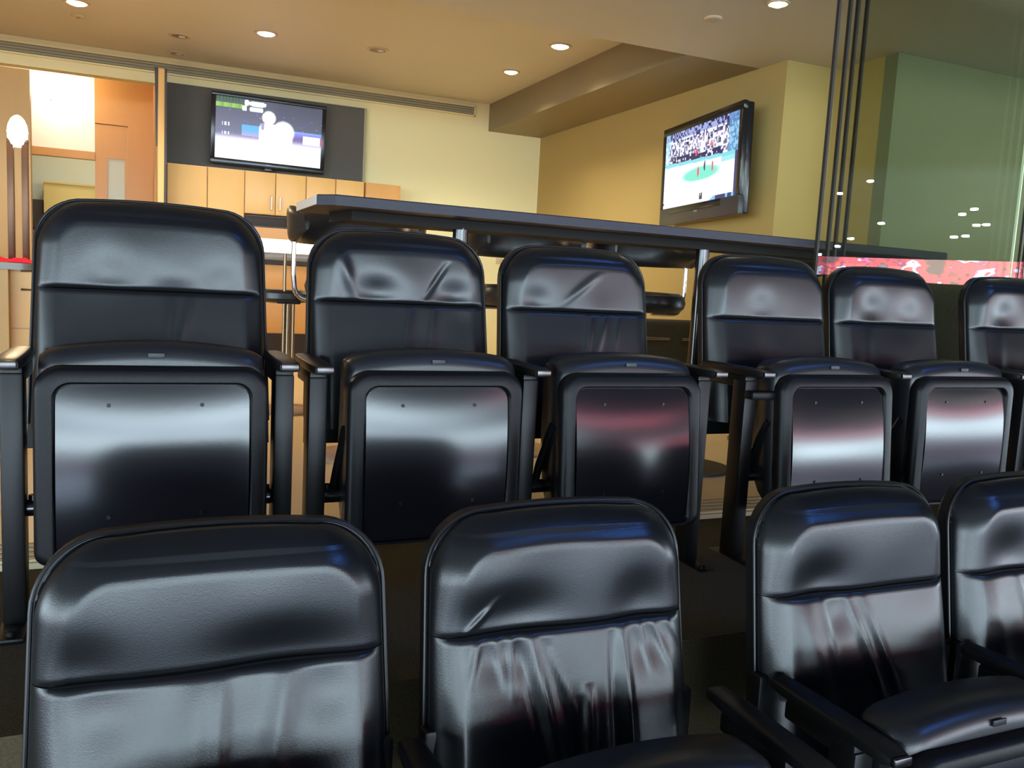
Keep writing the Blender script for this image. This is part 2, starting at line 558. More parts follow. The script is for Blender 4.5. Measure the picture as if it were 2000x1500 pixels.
zt = zz(.902, FY)
zb = zz(.52, FY)
xs = [.2, .535, .855, 1.128, 1.405, 1.68, 1.955]
xs = [sc(v) for v in xs]
cabinet(xs[0], xs[1], .1, zt, FY, 'tall maple cupboard at the far left of the cabinet row, beside the wood end panel', name='tall_cupboard', group='tall maple cupboards')
cabinet(xs[1], xs[2], .1, zt, FY, 'tall maple cupboard second from the left of the cabinet row', name='tall_cupboard', group='tall maple cupboards')
cabinet(xs[2], xs[3], zb, zt, FY, 'maple wall cabinet with an upright handle on its right side, left of the table end', handle=(.095, .10))
cabinet(xs[3], xs[4], zb, zt, FY, 'maple wall cabinet behind the first stool back, with a handle on its left side', handle=(-.095, .10))
cabinet(xs[4], xs[5], zb, zt, FY, 'maple wall cabinet under the right half of the left television')
cabinet(xs[5], xs[6], zb, zt, FY, 'maple wall cabinet at the lower right corner of the charcoal panel')
cabinet(sc(1.965), sc(2.315), .1, zz(.90, FY), FY, 'darker amber cabinet at the right end of the row, beyond the charcoal panel', m_='wood_orange', name='tall_cupboard', group='tall maple cupboards')

# niche with an appliance, wood rail, lit splashback, counter
def kz(Z):
    return EYE + Z
KY = 7.55
NX0, NX1 = xs[2], sc(1.96)
t = thing('microwave_oven', 'dark grey microwave under the maple wall cabinets', 'microwave', ((NX0 + NX1) / 2 - .25, 7.92, kz(.385)))
MB().span((-.28, -.02, 0), (.28, .24, zb - kz(.385) - .006), .006).build('body', 'steel', t)
MB().span((-.27, -.03, .015), (.12, -.018, zb - kz(.385) - .02), .003).build('door', 'dark', t)
MB().tube([(.09, -.03, .03), (.09, -.055, .035), (.09, -.055, .09), (.09, -.03, .095)], .005).build('handle', 'chrome', t)
t = thing('niche_shelf', 'dark recessed niche shelf below the maple wall cabinets', 'shelf', (0, 0, 0))
MB().span((NX0, RY - .06, kz(.36)), (NX1, RY - .003, zb)).build('back_panel', 'dark', t)
MB().span((NX0, 7.88, kz(.368)), (NX1, RY - .06, kz(.385))).build('shelf_board', 'wood_orange', t)
MB().span((NX0, 7.86, kz(.29)), (NX1, 7.88, kz(.385))).build('wood_rail', 'wood_orange', t)
t = thing('splashback', 'bright white lit splashback strip above the kitchen counter', 'splashback', (0, 0, 0))
MB().span((NX0, RY - .03, kz(.167)), (NX1, RY - .004, kz(.36))).build('board', 'white', t)
MB().span((NX0 + .05, 7.95, kz(.352)), (NX1 - .05, 8.02, kz(.366))).build('strip_light', 'lamp_white', t)
ld = bpy.data.lights.new('strip_lamp', 'AREA')
ld.shape = 'RECTANGLE'
ld.size, ld.size_y = 1.0, .06
ld.energy = 14
ld.color = (1, .85, .6)
lo = bpy.data.objects.new('strip_lamp', ld)
COL.objects.link(lo)
lo.parent = t
lo.location = ((NX0 + NX1) / 2, 8.0, kz(.34))

t = thing('kitchen_counter', 'grey stone countertop with a thick front edge under the lit splashback', 'countertop', (0, 0, 0))
MB().span((xs[2], KY, kz(.10)), (sc(1.95), RY - .02, kz(.165)), .006).build('top', 'stone', t)
MB().span((xs[2], KY + .005, kz(.065)), (sc(1.95), KY + .03, kz(.10))).build('apron', 'dark', t)
x = xs[2]
for k, lab in enumerate(('amber base cabinet seen between the two leftmost rear seats', 'amber base cabinet hidden mostly by the second rear seat')):
    w = .52
    t = thing('base_cabinet', lab, 'cabinet', (x + w / 2, KY + .02, 0), group='amber base cabinets')
    MB().span((-w / 2, .03, .27), (w / 2, RY - KY - .06, .86)).build('body', 'wood_orange', t)
    dr = MB().span((-w / 2 + .004, .01, .60), (w / 2 - .004, .03, .855), .002).build('drawer', 'wood_orange', t)
    MB().span((-w / 2 + .004, .01, .28), (w / 2 - .004, .03, .59), .002).build('door', 'wood_orange', t)
    MB().span((-w / 2, .06, 0), (w / 2, RY - KY - .06, .27)).build('toe_kick', 'dark', t)
    x += w

# wood end panel left of the television panel
t = thing('wood_end_panel', 'narrow upright wood end panel with dark edges left of the charcoal panel', 'panel', (0, 0, 0))
EYP = 7.55
MB().span((sc(.125, EYP), EYP, 0), (sc(.178, EYP), RY - .003, 2.355), .003).build('board', 'wood', t)
MB().span((sc(.178, EYP), EYP - .002, 0), (sc(.197, EYP), RY - .003, 2.358)).build('edge_strip', 'trim_dark', t)
MB().rings([[(sc(.098, EYP), EYP - .004, 2.36), (sc(.125, EYP), EYP - .004, 2.36), (sc(.125, EYP), EYP + .02, 2.36), (sc(.098, EYP), EYP + .02, 2.36)],
            [(sc(.110, EYP), EYP - .004, 1.75), (sc(.122, EYP), EYP - .004, 1.75), (sc(.122, EYP), EYP + .02, 1.75), (sc(.110, EYP), EYP + .02, 1.75)]]).build('tapered_strip', 'trim_dark', t)

# outlets
def plate(x, y, z, label, rotz):
    t = thing('wall_outlet', label, 'outlet', (x, y, z), rotz)
    MB().box((0, -.004, 0), (.075, .008, .115), .002).build('cover_plate', 'plate', t)
    for s in (-1, 1):
        MB().box((0, -.009, s * .026), (.034, .004, .03), .001).build('socket', 'trimring', t)


plate(3.388, RY, 1.06, 'small beige outlet plate on the cream rear wall below the table', 0)
plate(RX, 5.25, .706, 'small beige outlet plate low on the tan side wall', -pi / 2)


# ================================================================== TELEVISIONS
def picture_mesh(name, w, h, nx, ny, fn):
    me = bpy.data.meshes.new(name)
    vs_, fs_ = [], []
    for j in range(ny + 1):
        for i in range(nx + 1):
            vs_.append((-w / 2 + w * i / nx, 0, h / 2 - h * j / ny))
    for j in range(ny):
        for i in range(nx):
            a = j * (nx + 1) + i
            fs_.append((a, a + nx + 1, a + nx + 2, a + 1))
    me.from_pydata(vs_, [], fs_)
    at = me.color_attributes.new('picture', 'FLOAT_COLOR', 'CORNER')
    k = 0
    for j in range(ny):
        for i in range(nx):
            c = fn((i + .5) / nx, (j + .5) / ny)
            c = lin(c)
            for _ in range(4):
                at.data[k].color = (*c, 1)
                k += 1
    me.materials.append(M['picture'])
    return me


rng = random.Random(5)


def mix3(a, b_, t_):
    t_ = max(0, min(1, t_))
    return tuple(p + (q - p) * t_ for p, q in zip(a, b_))


def sm(e0, e1, v):
    t_ = max(0, min(1, (v - e0) / (e1 - e0)))
    return t_ * t_ * (3 - 2 * t_)


DOTS = [(rng.random(), rng.uniform(.2, .66), rng.uniform(.008, .02), rng.choice([(90, 80, 220), (120, 90, 230), (60, 60, 170), (150, 120, 190)])) for _ in range(60)]


def pic1(u, v):
    c = mix3((72, 68, 92), (98, 88, 122), v)
    c = mix3(c, (52, 50, 74), sm(.45, .62, u) * .7)
    for x, y, r, cc in DOTS:
        dd = hypot((u - x) * 1.75, v - y)
        if dd < r:
            c = mix3(cc, c, dd / r * .6)
    # bluish band of boards
    if .24 < u < .40 and .42 < v < .60:
        c = mix3((70, 165, 225), (150, 150, 230), sm(.48, .58, v))
    if .06 < u < .13 and (.41 < v < .47 or .56 < v < .61):
        if int(u * 90) % 3 != 0:
            c = (215, 225, 250)
    if u > .69 and .43 < v < .52:
        c = mix3((120, 150, 250), (110, 80, 220), sm(.43, .52, v))
    if u > .69 and .5 < v < .64:
        c = mix3(c, (120, 70, 180), .6 if int(u * 60) % 2 else .2)
    # bright floor
    c = mix3(c, (232, 215, 250), sm(.56, .68, v))
    c = mix3(c, (255, 255, 255), sm(.63, .74, v))
    # bleached figures
    f = min(hypot((u - .49) * 1.75, v - .26) / .115, hypot((u - .63) * 1.75, v - .47) / .185)
    if .40 < u < .72 and v > .36:
        f = min(f, abs(u - .54) / (.12 + (v - .36) * .34) if v < .9 else 0)
    c = mix3((255, 253, 252), c, sm(.85, 1.12, f))
    if .42 < u < .445 and .36 < v < .47:
        c = (150, 140, 190)
    # score strip
    if v < .065 and u < .23:
        c = (52, 92, 58) if int(u * 70) % 2 else (34, 62, 46)
    elif .09 < v < .17 and u < .24:
        c = mix3((150, 190, 70), (120, 165, 60), (int(u * 40) % 3) / 2)
    elif v < .19 and u < .45:
        c = mix3(c, (55, 78, 66), .7)
    for cx, cy, rx, ry in ((.28, .06, .02, .045), (.38, .065, .08, .038), (.26, .15, .02, .045), (.37, .155, .065, .04)):
        if ((u - cx) / rx) ** 4 + ((v - cy) / ry) ** 4 < 1:
            c = (242, 248, 252)
    if .82 < u < .985 and .49 < v < .63:
        c = (250, 248, 255)
    if u > .985 and .5 < v < .62:
        c = (220, 60, 110)
    return c


SPK = {}


def speck(u, v, n, key):
    k = (int(u * n), int(v * n * .55), key)
    if k not in SPK:
        SPK[k] = random.Random(k[0] * 7919 + k[1] * 104729 + key * 31).random()
    return SPK[k]


def pic2(u, v):
    hor = .43 + .06 * (u - .5)
    if v < hor:
        s = speck(u, v, 64, 1)
        s2 = speck(u + .31, v, 40, 2)
        c = (228, 230, 250) if s > .45 else ((62, 66, 130) if s > .2 else (28, 30, 62))
        c = mix3(c, (250, 240, 245), .55 * sm(.1, .45, s2) * sm(.06, .22, v) * (1 - abs(u - .55)))
        if v > hor - .085 and .1 < u < .82 and s2 > .35:
            c = (36, 40, 90)
        if u < .07:
            c = mix3((120, 190, 225), (245, 250, 255), s)
        if u > .88:
            c = mix3((100, 180, 230), c, .35)
        if v < .10 and s > .4:
            c = mix3(c, (90, 110, 190), .5)
    else:
        c = (250, 252, 255)
        if v < hor + .045:
            c = (135, 215, 230)
        if .25 < u < .80 and .53 < v < .72:
            a = hypot((u - .53) / .28, (v - .63) / .10)
            c = mix3((125, 228, 205), c, sm(.7, 1.05, a))
        if u > .80 and v < .56:
            c = mix3(c, (120, 215, 225), .7)
        if u > .965 and v > .3:
            c = (70, 60, 105)
    for x, y, w_, h_, cc in ((.46, .35, .012, .05, (230, 70, 110)), (.50, .60, .013, .065, (236, 92, 120)), (.69, .575, .013, .065, (236, 92, 120)), (.585, .545, .010, .065, (52, 46, 84)), (.66, .29, .012, .04, (232, 110, 130))):
        if ((u - x) / w_) ** 2 + ((v - y) / h_) ** 2 < 1:
            c = cc
    if .53 < u < .575 and .88 < v < .965 and abs(abs(u - .5525) - .012) < .009 + .01 * (v > .92):
        c = (60, 60, 92)
    if .80 < u < .88 and .965 < v < .985:
        c = (150, 175, 225)
    if v > .955 and u > .67 + (1 - v):
        c = (50, 60, 110) if speck(u, v, 40, 5) > .35 else (130, 190, 235)
    if u < .015 and .93 < v < .95:
        c = (40, 40, 50)
    return c


def television(loc, rot, w, h, side, top, bot, depth, fn, label, arch=False):
    t = thing('television', label, 'television', loc)
    t.rotation_euler = rot
    b = MB()
    # frame bars around the picture
    b.span((-w / 2, 0, h / 2 - top), (w / 2, .035, h / 2), .006)
    b.span((-w / 2, 0, -h / 2 + bot), (-w / 2 + side, .035, h / 2 - top), .003)
    b.span((w / 2 - side, 0, -h / 2 + bot), (w / 2, .035, h / 2 - top), .003)
    b.build('bezel', 'tv', t)
    MB().span((-w / 2, 0, -h / 2), (w / 2, .04, -h / 2 + bot), .006).build('lower_bezel', 'tvgrey' if arch else 'tv', t)
    MB().span((-w / 2 + .004, .03, -h / 2 + .004), (w / 2 - .004, depth, h / 2 - .004), .012).build('back_cover', 'tv', t)
    pw, ph = w - 2 * side, h - top - bot
    o = obj('screen', picture_mesh('screen', pw, ph, 150, 84, fn), t)
    o.location = (0, .004, (bot - top) / 2)
    # small maker's mark on the lower bezel
    g = MB()
    for k in range(4):
        g.box((-.018 + .012 * k, -.001, -h / 2 + bot * .55), (.007, .002, .012))
    g.build('maker_mark', 'logo', t)
    if arch:
        MB().span((-w * .36, -.004, -h / 2 + bot * .62), (w * .30, .01, -h / 2 + bot * .98), .004).build('speaker_strip', 'tv', t)
    MB().box((0, depth + .02, 0), (.3, .04, .25)).build('mount', 'black_metal', t)
    return t


TVY = 8.02
k = TVY / 8.2
tv1 = television((1.065 * k, TVY, EYE + 1.246 * k), (radians(3.0), radians(.5), 0), 1.01 * k, .622 * k, .036, .034, .052, .06, pic1,
                 'flat television with a bleached white picture on the charcoal panel above the cabinets')
MB().box((.0, .0, -.622 * k / 2 - .012), (.07, .03, .028), .004).build('sensor_lug', 'tv', tv1)

tvw = 1.107
tv2 = television((3.6, 5.128, EYE + .882), (0, 0, 0), tvw, tvw * .655, .045, .055, .125, .085, pic2,
                 'tilted flat television showing a basketball court, mounted on the tan side wall', arch=True)
yaw, tilt, roll = -.109, .008, .025
n_ = Vector((-cos(yaw), -sin(yaw), 0)); rr = Vector((sin(yaw), -cos(yaw), 0)); uu = Vector((0, 0, 1))
n2 = cos(tilt) * n_ - sin(tilt) * uu
up2 = cos(tilt) * uu + sin(tilt) * n_
ra = cos(roll) * rr + sin(roll) * up2
ua = cos(roll) * up2 - sin(roll) * rr
mm = Matrix((ra, -n2, ua)).transposed().to_4x4()
mm.translation = (3.6, 5.128, EYE + .882)
tv2.matrix_world = mm
tv2.location = mm.translation
tv2.rotation_euler = mm.to_euler()

# ================================================================== LEFT BAR COUNTER
t = thing('bar_counter', 'wooden bar counter with a grey rounded top at the left edge of the photo', 'counter', (-.53, 5.2, 0))
out = [(.0, .05)] + [(-.05 + .06 * cos(a), .0 + .06 * sin(a)) for a in [pi / 8 * i for i in range(0, -5, -1)]] + [(-1.6, -.06), (-1.6, .5), (.01, .5)]
zt0 = EYE - .025
MB().rings([[(x, y, zt0 - .035) for x, y in out], [(x, y, zt0) for x, y in out]]).build('top', 'stone', t)
MB().span((-1.6, -.02, 0), (-.115, .45, zt0 - .036)).build('side_panel', 'wood_tan', t)
cab = MB().span((-.115, .06, 0), (.02, .45, zt0 - .036)).build('front_panel', 'wood', t)
MB().tube([(-.06, .06, .735), (-.06, .03, .735), (.0, .03, .735), (.0, .03, .635), (-.06, .03, .635), (-.06, .06, .635)], .006).build('handle', 'bronze', t)
MB().span((-.115, .056, .42), (.02, .062, .428)).build('drawer_line', 'wood_tan', t)

# red cloth lying on the counter
b = MB()
rows = []
rng = random.Random(2)
for j in range(13):
    v = j / 12
    rows.append([])
    for i in range(41):
        u = i / 40
        x = -.80 + .28 * u
        y = 5.20 + .14 * v + .01 * sin(u * 19)
        e = min(u, 1 - u, v, 1 - v) * 5
        z = zt0 + .003 + .030 * min(1, e) * (.55 + .45 * sin(u * 14 + v * 5) * cos(v * 8 + u * 3))
        rows[-1].append((x, y, z))
b.grid(rows)
low = [[(p[0], p[1], zt0 + .001) for p in r] for r in rows]
b.grid(low)
cl = b.build('folded_cloth', 'red')
tag(cl, 'crumpled red cloth lying on the bar counter at the left edge', 'cloth')

# bronze lamp standing on the counter
t = thing('bar_lamp', 'tall bronze lamp with twin bars and a glaring bulb on the bar counter', 'lamp', (-.615, 5.38, zt0))
MB().lathe([(.055, .001), (.055, .012), (.03, .018), (.005, .02)], n=24).build('base', 'bronze', t)
for s in (-1, 1):
    MB().span((s * .034 - .016, -.02, .012), (s * .034 + .016, .02, .66), .004).build('bar', 'bronze', t)
MB().lathe([(.018, .62), (.036, .635), (.047, .665), (.050, .70), (.045, .735), (.032, .765), (.016, .782), (.003, .787)], n=24).build('bulb', 'lamp_white', t)
MB().span((-.05, -.022, .64), (.05, .022, .655), .003).build('crossbar', 'bronze', t)
ld = bpy.data.lights.new('bar_lamp_light', 'POINT')
ld.energy = 26
ld.color = (1, .72, .38)
ld.shadow_soft_size = .05
lo = bpy.data.objects.new('bar_lamp_light', ld)
COL.objects.link(lo)
lo.parent = t
lo.location = (.0, -.06, .80)
b = MB().span((-4, 8.34, 0), (-.86, 8.44, 2.36))
struct('wall_bar', b, 'wood_tan', 'tan wood wall behind the bar counter', 'wall')

# passage lamps
for (x, y, z, e) in ((-.75, 9.15, 2.45, 13), (-.5, 10.2, 2.4, 14)):
    ld = bpy.data.lights.new('passage_lamp', 'POINT')
    ld.energy = e
    ld.color = (1, .92, .74)
    ld.shadow_soft_size = .08
    lo = bpy.data.objects.new('passage_lamp', ld)
    COL.objects.link(lo)
    lo.location = (x, y, z)
t = thing('wall_light', 'bright wall light washing the white panel in the passage', 'wall light', (-.72, 9.557, 2.38))
MB().rings([[(.09 * cos(pi * i / 12), -.09 * sin(pi * i / 12) - .002, z) for i in range(13)] for z in (-.04, .05)]).build('shade', 'lamp_white', t)
MB().span((-.1, -.012, -.05), (.1, 0, -.04)).build('bracket', 'chrome', t)

# ================================================================== HIGH TABLE
def tabletop():
    t = thing('high_table', 'long narrow high table with a blue grey top behind the rear seats', 'table', (0, 0, 0))
    zt_, th = EYE + .272, .036
    out = [(.60, 2.93), (3.67, 3.06), (3.67, 3.50), (.55, 3.41), (.548, 2.985)]
    b = MB()
    b.rings([[(x, y, zt_ - th) for x, y in out], [(x, y, zt_ - .004) for x, y in out], [(x + (.004 if x < 2 else -.004), y + (.004 if y < 3.2 else -.004), zt_) for x, y in out]])
    b.build('tabletop', 'laminate', t)
    MB().rings([[(.5485, 2.99, zt_ - th + .002), (.5455, 2.99, zt_ - th + .002), (.5475, 3.405, zt_ - th + .002), (.5505, 3.405, zt_ - th + .002)],
                [(.5485, 2.99, zt_ - .003), (.5455, 2.99, zt_ - .003), (.5475, 3.405, zt_ - .003), (.5505, 3.405, zt_ - .003)]]).build('edge_band', 'edge_light', t)
    MB().rings([[(.70, 3.12, zt_ - th - .035), (3.6, 3.24, zt_ - th - .035), (3.6, 3.40, zt_ - th - .035), (.66, 3.33, zt_ - th - .035)],
                [(.70, 3.12, zt_ - th), (3.6, 3.24, zt_ - th), (3.6, 3.40, zt_ - th), (.66, 3.33, zt_ - th)]]).build('apron', 'laminate_under', t)
    for x in (1.14, 2.32, 3.45):
        y = 3.0 + .042 * x + .12
        lg = MB().tube([(x, y, .012), (x, y, zt_ - th - .03)], .030, 20).build('leg', 'hinge', t)
        MB().lathe([(.20, .0), (.20, .012), (.05, .022), (.034, .04)], (x, y, 0), n=32).build('foot', 'black_metal', lg)


tabletop()


# ================================================================== BAR STOOLS
def make_stool(label):
    t = thing('bar_stool', label, 'bar stool', group='bar stools along the high table')
    MB().lathe([(.19, .0), (.19, .012), (.15, .022), (.05, .03), (.03, .035)], n=36).build('base', 'brown_tube', t)
    for s in (-1, 1):
        MB().tube([(s * .022, 0, .03), (s * .022, 0, .70)], .012, 12).build('column_tube', 'brown_tube', t)
    ring = [(.13 * cos(2 * pi * i / 28), .13 * sin(2 * pi * i / 28), .30) for i in range(29)]
    MB().tube(ring, .009, 8).tube([(-.13, 0, .30), (.13, 0, .30)], .007, 8).build('foot_ring', 'chrome', t)
    MB().lathe([(.10, .695), (.19, .700), (.215, .722), (.222, .75), (.212, .782), (.185, .797), (.004, .802)], n=44).build('seat', 'stool', t)
    # curved padded back, open to the table (towards -y)
    rs = []
    n = 40
    for i in range(n + 1):
        a = radians(-28 + 236 * i / n)
        e = min(i, n - i) / n
        hh = .075 * min(1, .35 + e * 7)
        ring = []
        for q in range(14):
            c_, s_ = cos(2 * pi * q / 14), sin(2 * pi * q / 14)
            r = .272 + .026 * (1 if c_ > 0 else -1) * abs(c_) ** .7 * min(1, .4 + e * 7) + .012 * (s_ > 0) * s_
            ring.append((r * cos(a), r * sin(a), 1.005 + hh * (1 if s_ > 0 else -1) * abs(s_) ** .7))
        rs.append(ring)
    MB().rings(rs).build('backrest', 'stool', t)
    for s in (-1, 1):
        pts = [(s * .268, .02, .96), (s * .268, .02, .80), (s * .262, .02, .74)] + [(s * (.21 + .05 * cos(a)), .02, .735 - .045 * sin(a)) for a in (pi / 6, pi / 3, pi / 2)] + [(s * .08, .02, .69)]
        MB().tube(pts, .0105, 12).build('back_tube', 'chrome', t)
    return t


def copy_tree(o, parent=None):
    c = o.copy()
    COL.objects.link(c)
    if parent is not None:
        c.parent = parent
        c.matrix_parent_inverse = o.matrix_parent_inverse.copy()
    for ch in list(o.children):
        if ch.name in COL.objects:
            copy_tree(ch, c)
    return c


stool0 = make_stool('dark bar stool at the left end of the high table, its back above the table')
stool0.location = (.86, 3.70, 0)
for x, y, lab in ((1.67, 3.72, 'dark bar stool at the high table between the second and third rear seats'),
                  (2.33, 3.72, 'dark bar stool showing its round seat right of the third rear seat'),
                  (3.18, 3.72, 'dark bar stool at the right end of the high table behind the fourth rear seat')):
    s = copy_tree(stool0)
    s.location = (x, y, 0)
    s['label'] = lab
# stool by the kitchen, with a slim twin-rod back
t = thing('bar_stool', 'bar stool with two slim upright rods standing near the kitchen counter', 'bar stool', (.77, 5.0, 0), group='bar stools along the high table')
MB().lathe([(.19, .0), (.19, .012), (.15, .022), (.05, .03), (.03, .035)], n=36).build('base', 'brown_tube', t)
MB().tube([(0, 0, .03), (0, 0, .62)], .022, 12).build('column_tube', 'brown_tube', t)
MB().lathe([(.06, .62), (.15, .63), (.17, .65), (.17, .68), (.15, .70), (.004, .703)], (-.02, .12, 0), n=40).build('seat', 'stool', t)
for q in (-1, 1):
    MB().tube([(q * .026, -.02, .10), (q * .026, -.03, .905)], .009, 10).build('back_rod', 'brown_tube', t)
MB().box((0, -.015, .635), (.13, .05, .025), .006).build('bracket', 'black_metal', t)

# woven armchair beyond the table
t = thing('lounge_armchair', 'dark olive woven armchair with a metal arm beyond the high table', 'armchair', (3.22, 4.75, 0), 0)
MB().span((-.33, -.05, .18), (.33, .10, .625), .05, 4).build('backrest', 'wicker', t)
MB().span((-.33, -.02, .16), (.33, .55, .38), .05, 4).build('seat', 'wicker', t)
for s in (-1, 1):
    MB().tube([(s * .30, -.06, .01), (s * .30, -.06, .44)] + [(s * .30 - s * .06 * (1 - cos(a)), -.06, .44 + .06 * sin(a)) for a in (pi / 6, pi / 3, pi / 2)] + [(s * .05, -.06, .50)], .012).build('arm_tube', 'brown_tube', t)
    MB().tube([(s * .28, .5, .0), (s * .28, .5, .2)], .014).build('leg', 'brown_tube', t)
    MB().tube([(s * .28, .02, .0), (s * .28, .02, .2)], .014).build('leg', 'brown_tube', t)

# ================================================================== GLASS PANES
gx = [2.693, 2.775, 2.838, 2.912]
for k, x0 in enumerate(gx):
    y0 = 2.925 + .0 + k * .022 - .02
    t = thing('glass_pane', ['tall glass pane with the leftmost dark edge, nearest the opening', 'tall glass pane with the second dark edge from the opening',
                             'tall glass pane with the third dark edge from the opening', 'tall glass pane with the rightmost of the four dark edges'][k], 'glass pane', (x0, y0, 0), group='stacked sliding glass panes')
    z1 = SZ - .002
    MB().span((.007, 0, .004), (1.24, .010, z1)).build('pane', 'glass', t)
    MB().span((-.005, -.003, .003), (.0065, .013, z1)).build('edge_strip', 'pole', t)
    MB().span((1.2405, -.001, .003), (1.247, .011, z1)).build('far_edge', 'glassedge' if k == 0 else 'pole', t)
# fixed pane of the neighbouring front
t = thing('glass_pane', 'fixed glass pane at the right edge of the photo', 'glass pane', (4.06, 2.985, 0), group='stacked sliding glass panes')
MB().span((.12, .01, .004), (2.4, .022, SZ - .002)).build('pane', 'glass', t)
MB().span((.112, .009, .003), (.1195, .023, SZ - .002)).build('edge_strip', 'pole', t)

# ================================================================== SEATS
W0, W1 = .268, .254          # half width low / at the top
ZB, ZS, ZT = .40, .754, .955
RC = .105
KREC = .17


def hwf(z):
    return W0 + (W1 - W0) * (z - ZB) / (ZT - ZB)


def rec(z):
    return (z - ZS) * KREC


def sdf(x, z, top=True):
    dx = hwf(z) - abs(x)
    dz = (ZT + .006 * (1 - (x / .2) ** 2) - z) / 1.05 if top else 9
    if dx < RC and dz < RC:
        return RC - hypot(RC - dx, RC - dz)
    return min(dx, dz)


def prof(d, T, e):
    q = max(0., min(1., d / e))
    return T * sqrt(max(0, 1 - (1 - q) ** 2))


def outline(z0, grow=0., n=10):
    """right side bottom -> top -> left side bottom"""
    pr = []
    for i in range(9):
        z = z0 + (ZT - RC - z0) * i / 8
        pr.append((hwf(z) + grow, z))
    cx = hwf(ZT - RC) - RC
    for i in range(1, n + 1):
        a = pi / 2 * i / n
        pr.append((cx + (RC + grow) * cos(a), ZT - RC + (RC + grow) * sin(a)))
    for i in range(1, 4):
        x = cx * (1 - i / 3.5)
        pr.append((x, ZT + grow + .006 * (1 - (x / max(cx, .01)) ** 2)))
    return pr + [(-x, z) for x, z in reversed(pr)]


def cushion(z0, z1, top, field, T=.047, e=.065, nx=120, nz=70):
    b = MB()
    rows = []
    zlist = []
    for j in range(nz + 1):
        q = j / nz
        if top:
            q = 1 - (1 - q) ** 1.5
        zlist.append(z0 + (z1 - z0) * q)
    for z in zlist:
        h = hwf(z)
        if top and z > ZT - RC:
            k = z - (ZT - RC)
            h = h - RC + sqrt(max(0, RC * RC - k * k))
        row = []
        for i in range(nx + 1):
            s = 2 * i / nx - 1
            s = s * (1.35 - .35 * s * s) if abs(s) < 1 else s
            s = max(-1, min(1, s))
            x = h * s
            zl = z
            d = sdf(x, zl, top)
            y = rec(zl) - prof(d, T, e)
            y -= field(x, zl) * min(1, d / .05)
            row.append((x, y, zl + (.006 * (1 - s * s) if top and z > ZT - .03 else 0)))
        rows.append(row)
    b.grid(rows)
    # skirts towards the shell
    for side in (0, -1):
        b.grid([[r[side] for r in rows], [(r[side][0] * .99, rec(r[side][2]) + .02, r[side][2]) for r in rows]])
    b.grid([rows[-1], [(p[0], rec(p[2]) + .02, p[2]) for p in rows[-1]]])
    b.grid([rows[0], [(p[0], rec(p[2]) + .01, p[2]) for p in rows[0]]])
    bmesh.ops.remove_doubles(b.bm, verts=b.bm.verts, dist=.00002)
    return b


def make_fields(seed, wrinkles, dents, lt, hb, lq):
    rg = random.Random(seed)
    wob = [(rg.uniform(-.2, .2), rg.uniform(-.12, .12), rg.uniform(.05, .10), rg.uniform(-.004, .004)) for _ in range(7)]

    def head(x, z):
        tt = (z - ZS) / (ZT - ZS)
        v = .016 * (1 - max(0, 1 - tt / .85) ** 1.5) + hb * sin(pi * min(1, max(0, tt)))
        v -= .009 * max(0, 1 - (z - ZS) / .012) ** 2 if z - ZS < .012 else 0
        for dx, dz, rx, rz, a in dents:
            if dz >= 0:
                v -= a * exp(-((x - dx) / rx) ** 2 - ((z - ZS - dz) / rz) ** 2)
        for wx, wz, r, a in wob:
            v += a * exp(-((x - wx) ** 2 + (z - ZS - .1 - wz) ** 2) / r ** 2)
        for x0, dx, z0_, ln, sg, a in wrinkles:
            if z0_ > 0:
                s = (z - ZS - z0_ + ln) / ln
                if 0 < s < 1:
                    v += a * sin(pi * s) * exp(-((x - x0 - dx * s) / sg) ** 2)
        return v

    def low(x, z):
        dn = ZS - z
        v = .002 + .004 * sin(min(1, dn / .30) * pi * .8) + lt * dn + lq * dn * dn
        v -= .006 * max(0, 1 - dn / .010) ** 2 if dn < .010 else 0
        for dx, dz, rx, rz, a in dents:
            if dz < 0:
                v -= a * exp(-((x - dx) / rx) ** 2 - ((z - ZS - dz) / rz) ** 2)
        for wx, wz, r, a in wob:
            v += a * exp(-((x - wx) ** 2 + (z - ZS + .15 - wz) ** 2) / r ** 2)
        for x0, dx, z0_, ln, sg, a in wrinkles:
            if z0_ <= 0:
                s = (dn + z0_) / ln
                if 0 < s < 1:
                    v += a * sin(pi * s ** .7) * exp(-((x - x0 - dx * s) / sg) ** 2)
        return v
    return head, low


MESH = {}


def cached(key, fn):
    if key not in MESH:
        MESH[key] = fn()
    return MESH[key]


def shell_mesh():
    b = MB()
    of = outline(.36, .006)
    ob = outline(.36, -.012)
    b.rings([[(x, rec(z) + .004, z) for x, z in of], [(x, rec(z) + .024, z) for x, z in of], [(x, rec(z) + .042, z) for x, z in ob]])
    return b.mesh('back_shell', 'shell')


def piping_mesh():
    b = MB()
    b.tube([(x, rec(z) - .001, z) for x, z in outline(.42, .005)], .0035, 8)
    return b.mesh('piping', 'piping')


def lower_back_mesh():
    b = MB()
    b.span((-.275, -.055, .425), (.275, -.02, .60), .008)
    return b.mesh('lower_shell', 'shell')


# folded seat, written upright with its underside facing the camera (y = 0 at the underside)
SY = -.405
PZ0, PZ1 = .165, .600
PW = .460


def stilt(p, k):
    x, y, z = p
    return (x, SY + y - (z - .40) * k * -1, z)


